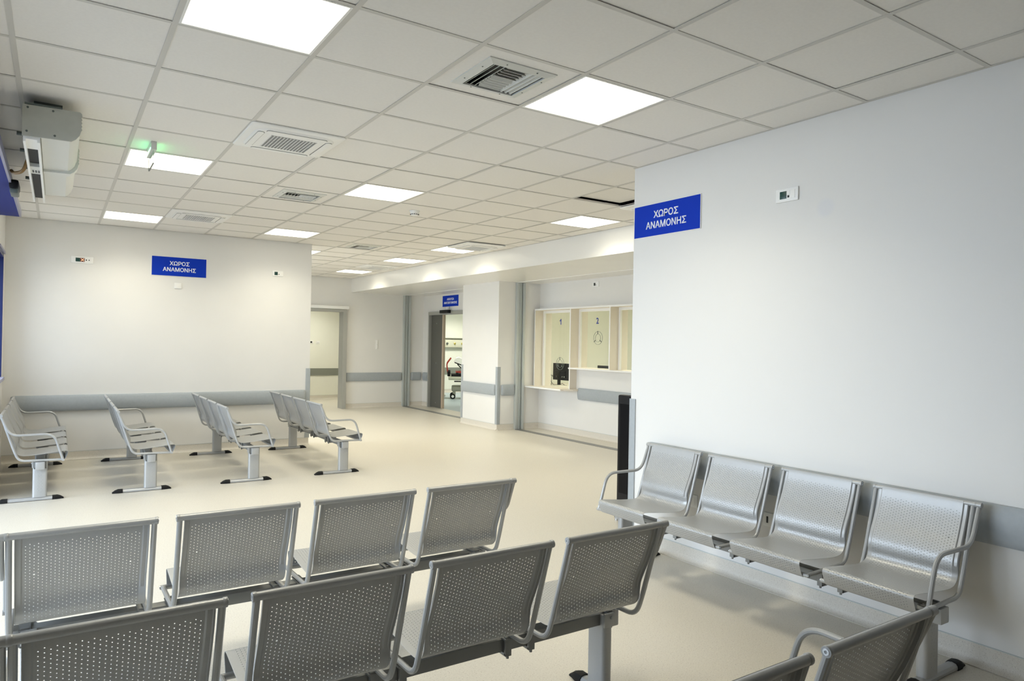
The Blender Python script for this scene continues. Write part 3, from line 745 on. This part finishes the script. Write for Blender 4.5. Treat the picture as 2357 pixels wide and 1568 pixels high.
PITCH, SW = .552, .231
def bench_proto():
    root = empty('waiting_bench', (0, 0, 0), 'x', 'bench', group='four-seat perforated metal benches')
    me_shell = seat_mesh()
    # local frame: x along the row, y forward (facing), z up
    fr_path = [(0, -.2205, .782), (0, -.125, .470), (0, -.088, .373), (0, .243, .366)]
    fr = MB().tube([p for p in arc(fr_path, [.10, .075], 7)], .0105, 10); me_frame = mesh_of('side_frame', fr, 'metal')
    rl = MB().tube([(-.232, -.2205, .782), (.232, -.2205, .782)], .0125, 14)
    for s in (-1, 1): rl.lathe([(.0135, -.006), (.0142, -.004), (.0142, .004), (.0135, .006)], (s * .238, -.2205, .782), 0, 14)
    me_rail = mesh_of('top_rail', rl, 'metal')
    rd = MB().tube([(-.242, .243, .366), (.242, .243, .366)], .0105, 12); me_rod = mesh_of('front_rod', rd, 'metal')
    bl = MB().lathe([(.0085, -.001), (.0085, .0022), (.004, .0022), (.004, .0005), (.0001, .0005)], (0, 0, 0), 0, 12)
    me_bolt = mesh_of('end_bolt', bl, 'steel')
    for i in range(4):
        u = (i - 1.5) * PITCH
        st = link('seat', me_shell, root, (u, 0, 0))
        for s in (-1, 1): link('side_frame', me_frame, st, (s * SW, 0, 0))
        link('top_rail', me_rail, st); link('front_rod', me_rod, st)
        for s in (-1, 1):
            for (y, z) in ((-.2205, .782), (.243, .366)):
                b = link('end_bolt', me_bolt, st, (s * .2432, y, z))
                if s < 0: b.rotation_euler.z = PI
    arm = MB().tube(arc([(0, -.2205, .775), (0, -.150, .603), (0, .170, .607), (0, .243, .366)], [.07, .075], 7), .0105, 10)
    arm.tube([(-.012, -.2205, .782), (.012, -.2205, .782)], .0135, 12); arm.tube([(-.012, .243, .366), (.012, .243, .366)], .0115, 12)
    me_arm = mesh_of('armrest', arm, 'metal')
    for s in (-1, 1): link('armrest', me_arm, root, (s * (1.5 * PITCH + .242 + .012), 0, 0))
    # beam and its end covers
    bm_ = MB().box((-1.03, .040, .302), (1.03, .100, .352), .004).build('beam', 'metal_dk', root)
    for s in (-1, 1): MB().box((s * 1.03, .034, .285), (s * 1.075, .106, .356), .006).build('beam_cover', 'metal', bm_)
    # clamps under every side frame
    cl = MB().box((-.014, .022, .288), (.014, .118, .300), .002).box((-.014, .022, .29), (.014, .036, .364), .002).box((-.014, .104, .29), (.014, .118, .364), .002).box((-.020, .018, .352), (.020, .122, .3585), .001)
    for y in (.03, .11): cl.lathe([(.006, 0), (.006, -.012), (.0001, -.012)], (0, y, .290), 2, 8)
    me_cl = mesh_of('clamp', cl, 'metal_dk')
    for i in range(4):
        for s in (-1, 1):
            link('clamp', me_cl, root, ((i - 1.5) * PITCH + s * (SW - .045 if abs((i - 1.5) * PITCH + s * SW) > .9 and s * (i - 1.5) > 0 else SW - .01), 0, 0))
    # legs
    pr = rrect(.052, .112, .018, 4, (0, .070)); me_legs = {}
    for s in (-1, 1):
        lg = MB(); lg.prism(pr, 2, .031, .350)
        for r in range(14):
            for c in (-.012, .014): lg.lathe([(.0030, 0), (.0024, s * .0012), (.0001, s * .0015)], (s * .0258, .070 + c + (.004 if r % 2 else -.004), .075 + r * .0155), 0, 8)
        lg.box((s * .0255, .042, .282), (s * .031, .104, .356), .002)
        lg.box((-.026, .008, .30), (.026, .020, .358), .002)
        lg.lathe([(.008, 0), (.008, -.006), (.0001, -.007)], (s * .010, .008, .340), 1, 10)
        me_legs[s] = mesh_of('leg', lg, 'metal')
    fb = MB(); sec_ = [(-.026, .005), (-.026, .018), (-.018, .029), (0, .033), (.018, .029), (.026, .018), (.026, .005)]
    fb.prism(sec_, 1, -.175, .175); me_fb = mesh_of('foot_bar', fb, 'metal')
    cp = MB(); vs = []
    for (y, sc, z0) in ((.166, 1.06, 0.), (.205, 1.08, 0.), (.230, .80, 0.), (.254, .28, 0.)):
        for (x, z) in [(-.027, 0), (-.028, .019), (-.019, .031), (0, .035), (.019, .031), (.028, .019), (.027, 0)]: vs.append((x * max(.7, min(sc, 1.06)), y, max(0., z * sc)))
    cp.add(vs, [(t * 7 + i, t * 7 + (i + 1) % 7, (t + 1) * 7 + (i + 1) % 7, (t + 1) * 7 + i) for t in range(3) for i in range(7)] + [tuple(range(7)), tuple(range(21, 28))])
    me_cp = mesh_of('foot_cap', cp, 'black')
    for s in (-1, 1):
        l = link('leg', me_legs[s], root, (s * 1.0, 0, 0)); link('foot_bar', me_fb, l)
        a = link('foot_cap', me_cp, l); b = link('foot_cap', me_cp, l); b.rotation_euler.z = PI
    return root
bp = bench_proto()
# facing +x : rz=-90deg ; facing +y : rz=0 ; facing -x : rz=+90deg
BENCH = [(.62, 5.275, -PI / 2, 'grey perforated bench close against the window wall with blue frames'),
         (1.515, 5.275, -PI / 2, 'second grey bench from the window wall, turned sideways with both armrests showing'),
         (2.485, 5.275, -PI / 2, 'third grey bench from the window wall, standing sideways before the small switch'),
         (3.462, 5.285, -PI / 2, 'outermost sideways grey bench, beside the free wall end and open doorway'),
         (4.19, -.742, PI / 2, 'pale lit bench along the bare white wall, seen from its front'),
         (1.723, -.085, 0, 'first row of seat backs seen from behind, its beam over open floor'),
         (1.779, -1.11, 0, 'nearest full row of seat backs, seen from behind with one black foot showing'),
         (1.745, -2.15, 0, 'closest bench, only one seat back and armrest entering the frame bottom')]
for i, (x, y, rz, l) in enumerate(BENCH):
    o = bp if i == 0 else copy_tree(bp)
    o.location = (x, y, 0); o.rotation_euler.z = rz; o['label'] = l

# ------------------------------------------------------------------ reception counter
rc = empty('reception_counter', (7.9, 5.2, 0), 'cream counter surround with upright fins framing the numbered windows', 'counter')
O = Vector((7.9, 5.2, 0))
XF, XI = 7.86, 8.22
for y, z0 in ((6.700, .74), (5.690, .74), (4.715, 1.11), (3.74, 1.11)):
    f = rel(MB().box((XF, y - .012, z0), (XI, y + .012, 2.085), .002)).build('fin', 'cream', rc, smooth=0)
    rel(MB().box((XF - .003, y - .012, z0), (XF, y + .012, 2.085))).build('front_edge', 'white_gloss', f, smooth=0)
f = rel(MB().box((XF, 3.74, 2.085), (XI, 6.712, 2.112), .002)).build('top_board', 'cream', rc, smooth=0)
rel(MB().box((XF - .003, 3.74, 2.085), (XF, 6.712, 2.112))).build('front_edge', 'white_gloss', f, smooth=0)
# low shelf of the first window, with a curved end
sh = [(7.69, 6.735), (8.44, 6.735), (8.44, 5.60), (8.0, 5.60), (7.96, 5.585), (7.87, 5.60), (7.80, 5.64), (7.74, 5.69), (7.69, 5.70)]
f = rel(MB().prism(sh, 2, .735, .760)).build('low_shelf', 'cream', rc, smooth=0)
rel(MB().box((7.683, 5.70, .735), (7.69, 6.735, .760))).build('front_edge', 'white_gloss', f, smooth=0)
f = rel(MB().box((XF - .02, 3.74, 1.095), (8.22, 5.70, 1.118), .002)).build('ledge', 'cream', rc, smooth=0)
rel(MB().box((XF - .025, 3.74, 1.095), (XF - .02, 5.70, 1.118))).build('front_edge', 'white_gloss', f, smooth=0)

def ring(c, r0, r1, x0, x1, n=40):
    mb = MB(); vs = []
    for (r, x) in ((r0, x0), (r1, x0), (r1, x1), (r0, x1)):
        for k in range(n): a = 2 * PI * k / n; vs.append((x, c[0] + r * math.cos(a), c[1] + r * math.sin(a)))
    mb.add(vs, [(i * n + k, i * n + (k + 1) % n, ((i + 1) % 4) * n + (k + 1) % n, ((i + 1) % 4) * n + k) for i in range(4) for k in range(n)]); return mb
def counter_window(idx, y1, y0, z0, z1, num, ny, nz, ry, rz):
    X = 8.05
    mb = MB(); w = .03
    mb.box((X - .02, y1 - w, z0), (X + .02, y1, z1 - .045)).box((X - .02, y0, z0), (X + .02, y0 + w * .4, z1 - .045)).box((X - .02, y0, z1 - .045), (X + .02, y1, z1))
    f = structure('window_%d' % idx, mb, 'white_gloss')
    gl = MB().box((X - .004, y0 + .005, z0 + .002), (X + .004, y1 - .005, z1 - .01)).build('pane', 'glass', f, smooth=0)
    if num:
        if num == '1':
            mb = MB(); pr = [(.004, -.049), (.024, -.049), (.024, .049), (.009, .049), (.002, .036), (-.010, .027), (-.022, .021), (-.022, .005), (-.008, .010), (.004, .018)]
            mb.prism(pr, 2, -.001, .002); me = mesh_of('numeral', mb, 'num', 0)
        else: me = text_mesh(num, .135, .060, .02)
        me.materials.clear(); me.materials.append(M['num'])
        t = link('numeral', me, f); t.matrix_world = face_matrix((X - .0062, ny, nz), 'x-')
    if ry:
        t = ring((ry, rz), .104, .1075, X - .010, X - .004); q = ring((ry, rz), .063, .0655, X - .012, X - .0045); t.add(q.v, q.f)
        k = t.build('speech_ring', 'etch', gl, smooth=0)
        st = MB()
        for a in (90, 215, 325):
            a = math.radians(a); st.tube([(X - .014, ry + .060 * math.cos(a), rz + .060 * math.sin(a)), (X - .014, ry + .112 * math.cos(a), rz + .112 * math.sin(a))], .006, 8)
        st.build('standoff', 'chipdk', gl)
counter_window(3, 6.688, 5.702, .760, 2.085, '1', 6.20, 1.885, 6.19, 1.165)
counter_window(4, 5.678, 4.727, 1.118, 2.085, '2', 5.222, 1.887, 5.20, 1.610)
counter_window(5, 4.703, 3.752, 1.118, 2.085, '', 0, 0, 0, 0)

def monitor(x, y, z, w, h_, label):
    o = empty('computer_monitor', (x, y, z), label, 'monitor')
    b = MB().box((-.02, -w / 2, .10), (.018, w / 2, .10 + h_), .006).box((-.045, -w * .33, .14), (-.015, w * .33, .10 + h_ * .55), .008).build('monitor_housing', 'blackp', o)
    MB().box((.0175, -w / 2 + .01, .115), (.0195, w / 2 - .01, .09 + h_)).build('screen', 'screen', o, smooth=0)
    MB().box((-.075, -.03, .0), (-.04, .03, .25), .004).build('stand_neck', 'blackp', o)
    MB().lathe([(.0001, 0), (.12, 0), (.12, .006), (.05, .012), (.0001, .012)], (-.02, 0, 0), 2, 24).build('stand_base', 'blackp', o)
    pt = MB()
    for yy in (-.08, -.14, .1): pt.lathe([(.012, 0), (.012, -.003), (.0001, -.003)], (-.045, yy, .165), 0, 10)
    pt.build('port', 'steel', o)
    return o
mo = monitor(8.60, 6.87, .736, .48, .31, 'black computer monitor seen from behind in window one')
MB().tube(arc([(-.06, .12, .16), (-.10, .22, .20), (-.10, .24, .10), (-.10, .17, .06), (-.08, .14, .006), (-.05, -.02, .02), (-.06, -.12, .05), (-.05, -.17, .006), (-.05, -.22, .01)], .05, 5), .004, 8).build('cable', 'black', mo)
MB().tube(arc([(-.05, .02, .17), (-.13, .10, .155), (-.12, .14, .19), (-.12, .15, .006)], .03, 5), .0035, 8).build('cable', 'black', mo)
monitor(8.62, 5.63, .736, .46, .31, 'second black monitor top behind the ledge of window two')
dk = empty('reception_desk', (8.9, 4.9, 0), 'pale desk inside the reception room behind window two', 'desk')
MB().box((-.44, -1.1, .71), (.35, 2.7, .735), .003).build('desk_top', 'cream', dk, smooth=0)
for y in (-1.05, 2.6): MB().box((-.40, y, 0), (.32, y + .03, .71)).build('side_panel', 'cream', dk, smooth=0)
MB().box((8.62, 5.33, .735), (8.635, 5.345, 1.225), .002).build('screen_post', 'bedgrey', None, label='thin grey upright post behind window two', cat='post')
un = empty('wall_trunking', (10.9, 4.3, 1.4), 'white wall trunking with socket modules inside window three', 'trunking')
MB().box((-.06, -.9, .02), (0, .85, .28), .005).build('trunking_body', 'white', un)
for y in (.42, .62): MB().box((-.066, y, .08), (-.058, y + .12, .22), .003).build('socket_module', 'chipdk', un)
MB().box((-.30, -.9, -.25), (0, .85, -.23), .003).build('shelf_board', 'white', un)

# ------------------------------------------------------------------ black display stand past the wall end
ds = empty('display_stand', (4.86, .92, 0), 'black upright display stand beyond the wall end with the blue sign', 'display stand')
MB().box((-.02, -.23, .16), (.045, .235, 1.075), .014).build('stand_body', 'blackp', ds)
MB().box((-.0235, -.215, .24), (-.018, .205, 1.0), .001).build('screen', 'screen', ds, smooth=0)
MB().box((.0, -.03, .04), (.04, .03, .2), .004).build('stem', 'blackp', ds)
MB().box((-.035, -.23, .012), (.16, .245, .045), .012).build('foot_plate', 'blackp', ds)
MB().prism([(-.02, 1.072), (.03, 1.072), (-.02, 1.13)], 0, .0, .02).build('bracket', 'blackp', ds, smooth=0)
mb = MB()
for (x, y) in ((-.02, .225), (-.02, -.21), (.14, .225), (.14, -.21)): mb.lathe([(.018, 0), (.018, .015)], (x, y, 0), 2, 12)
mb.build('levelling_feet', 'steel', ds)

# ------------------------------------------------------------------ treatment room
bh = empty('medical_rail', (10.2, 15.0, 1.46), 'pale medical supply rail with gas outlets inside the treatment room', 'medical supply rail')
MB().box((-2.0, -.07, -.105), (2.2, 0, .115), .006).build('rail_body', 'bedpale', bh)
MB().box((-2.0, -.085, .150), (2.2, 0, .168), .003).box((-2.0, -.085, -.120), (2.2, 0, -.105), .003).build('rail_edge', 'bedgrey', bh)
for i, (x, m) in enumerate(((.285, 'chipdk'), (.54, 'brass'), (.79, 'brass'), (1.04, 'brass'))):
    MB().lathe([(.0001, -.035), (.022, -.033), (.026, -.02), (.034, -.016), (.034, 0)], (x, -.07, -.0), 1, 18).build('gas_outlet', m, bh)
bd = empty('hospital_trolley', (10.32, 12.74, 0), 'hospital trolley bed with white sheet and red push handles', 'bed', math.radians(-28))
def bb(a, b, bev=.0):
    return MB().box((a[0] - 10.3, a[1] - 13.0, a[2]), (b[0] - 10.3, b[1] - 13.0, b[2]), bev)
def bt(pts, r): return MB().tube([(x - 10.3, y - 13.0, z) for x, y, z in pts], r, 10)
ms = MB().prism([(x - 10.3, z) for x, z in [(9.60, .99), (9.66, 1.08), (9.74, 1.105), (10.20, .865), (11.20, .865), (11.22, .78), (10.18, .78)]], 1, -.33, .33)
ms.build('mattress', 'sheet', bd, smooth=25)
MB().prism([(x - 10.3, z) for x, z in [(9.62, .955), (9.66, .965), (10.22, .755), (10.20, .735)]], 1, -.31, .31).build('backrest_frame', 'black', bd, smooth=0)
bt([(9.70, 12.72, .92), (9.92, 12.72, .70)], .014).build('gas_strut', 'black', bd)
bb((9.66, 12.66, .69), (11.2, 13.34, .735), .008).build('red_deck', 'red', bd)
hk = bb((9.54, 12.65, .60), (11.2, 13.35, .655), .01).build('deck_frame', 'black', bd)
for x in (9.66, 9.84, 10.05): bb((x, 12.655, .65), (x + .07, 12.70, .70), .006).build('deck_clip', 'black', bd)
bb((9.47, 12.64, .50), (11.25, 13.36, .595), .02).build('tray', 'bedpale', bd)
for y in (12.70, 13.30):
    bt(arc([(9.47, y, .60), (9.43, y, .80), (9.42, y, .93), (9.53, y, 1.08)], .05), .017).build('push_handle', 'red', bd)
    bb((9.44, y - .03, .60), (9.52, y + .03, .74), .015).build('handle_socket', 'black', bd)
bb((9.62, 12.64, .455), (10.1, 12.66, .485), .004).build('foot_lever', 'black', bd)
bb((9.56, 12.68, .20), (11.1, 13.32, .34), .04).build('base_cover', 'bedgrey', bd)
bb((10.0, 12.85, .34), (10.15, 13.15, .55), .02).build('lift_column', 'bedgrey', bd)
bb((10.6, 12.85, .34), (10.75, 13.15, .55), .02).build('lift_column', 'bedgrey', bd)
for x in (9.62, 11.0):
    for y in (12.72, 13.28):
        q = bb((x - .03, y - .025, .10), (x + .045, y + .025, .24), .012).build('caster_fork', 'bedgrey', bd)
        MB().lathe([(.03, -.022), (.066, -.018), (.072, 0), (.066, .018), (.03, .022)], (x - 10.3 - .03, y - 13.0 - .03, .072), 1, 22).build('caster_wheel', 'black', q)
        MB().lathe([(.0001, -.028), (.036, -.026), (.036, .02)], (x - 10.3 - .03, y - 13.0 - .03, .072), 1, 18).build('wheel_hub', 'white', q)
MB().tube(arc([(9.35, 14.96, .70), (9.45, 14.9, .55), (9.75, 14.85, .30), (9.60, 14.7, .02), (9.3, 14.5, .012)], .15), .006, 8).build('power_cord', 'white', None, label='thin pale cord hanging at the treatment room wall', cat='cord')
cn = MB().tube(arc([(8.95, 14.7, .05), (9.35, 14.0, .045), (9.75, 13.6, .04)], .1), .03, 8).build('floor_tube', 'sheet', None, label='pale tube lying on the blue treatment room floor', cat='tube')

# ------------------------------------------------------------------ world, camera
w = bpy.data.worlds.new('daylight'); SC.world = w; w.use_nodes = True
bg = w.node_tree.nodes['Background']; bg.inputs['Color'].default_value = (.735, .83, 1.0, 1); bg.inputs['Strength'].default_value = 11.5

cam = bpy.data.cameras.new('camera'); co = bpy.data.objects.new('camera', cam); COL.objects.link(co)
yaw, pit, rol = .581035, .00403468, .01806884
f = Vector((math.sin(yaw) * math.cos(pit), math.cos(yaw) * math.cos(pit), math.sin(pit)))
r = Vector((math.cos(yaw), -math.sin(yaw), 0)); u = r.cross(f)
r2 = r * math.cos(rol) + u * math.sin(rol); u2 = -r * math.sin(rol) + u * math.cos(rol)
R_ = Matrix((r2, u2, -f)).transposed()
co.matrix_world = Matrix.Translation((.793283, -3.330468, 1.5)) @ R_.to_4x4()
cam.sensor_width = 36.; cam.lens = 36. * 1596.566 / 2357.; cam.clip_start = .02
SC.camera = co
# sky portals in the glazed openings (guide sampling only)
for (px_, y0, y1, z0, z1) in ((-.1, 5.5, 6.31, 1.02, 2.4), (.15, 6.95, 9.4, .25, 2.5), (-2.05, -1.4, 4.4, 0, 2.56)):
    l = bpy.data.lights.new('sky_portal', 'AREA'); l.shape = 'RECTANGLE'; l.size = y1 - y0; l.size_y = z1 - z0; l.cycles.is_portal = True
    o = bpy.data.objects.new('sky_portal', l); COL.objects.link(o); 
    o.matrix_world = Matrix.Translation((px_, (y0 + y1) / 2, (z0 + z1) / 2)) @ Matrix(((0, 0, -1), (1, 0, 0), (0, 1, 0))).to_4x4() 
cy = SC.cycles
cy.max_bounces = 12; cy.diffuse_bounces = 7; cy.glossy_bounces = 4; cy.transparent_max_bounces = 12; cy.transmission_bounces = 4
cy.caustics_reflective = False; cy.caustics_refractive = False; cy.sample_clamp_indirect = 8.
SC.view_settings.view_transform = 'Standard'; SC.view_settings.look = 'None'; SC.view_settings.gamma = 1.; SC.view_settings.exposure = .03
SC.view_settings.use_curve_mapping = False
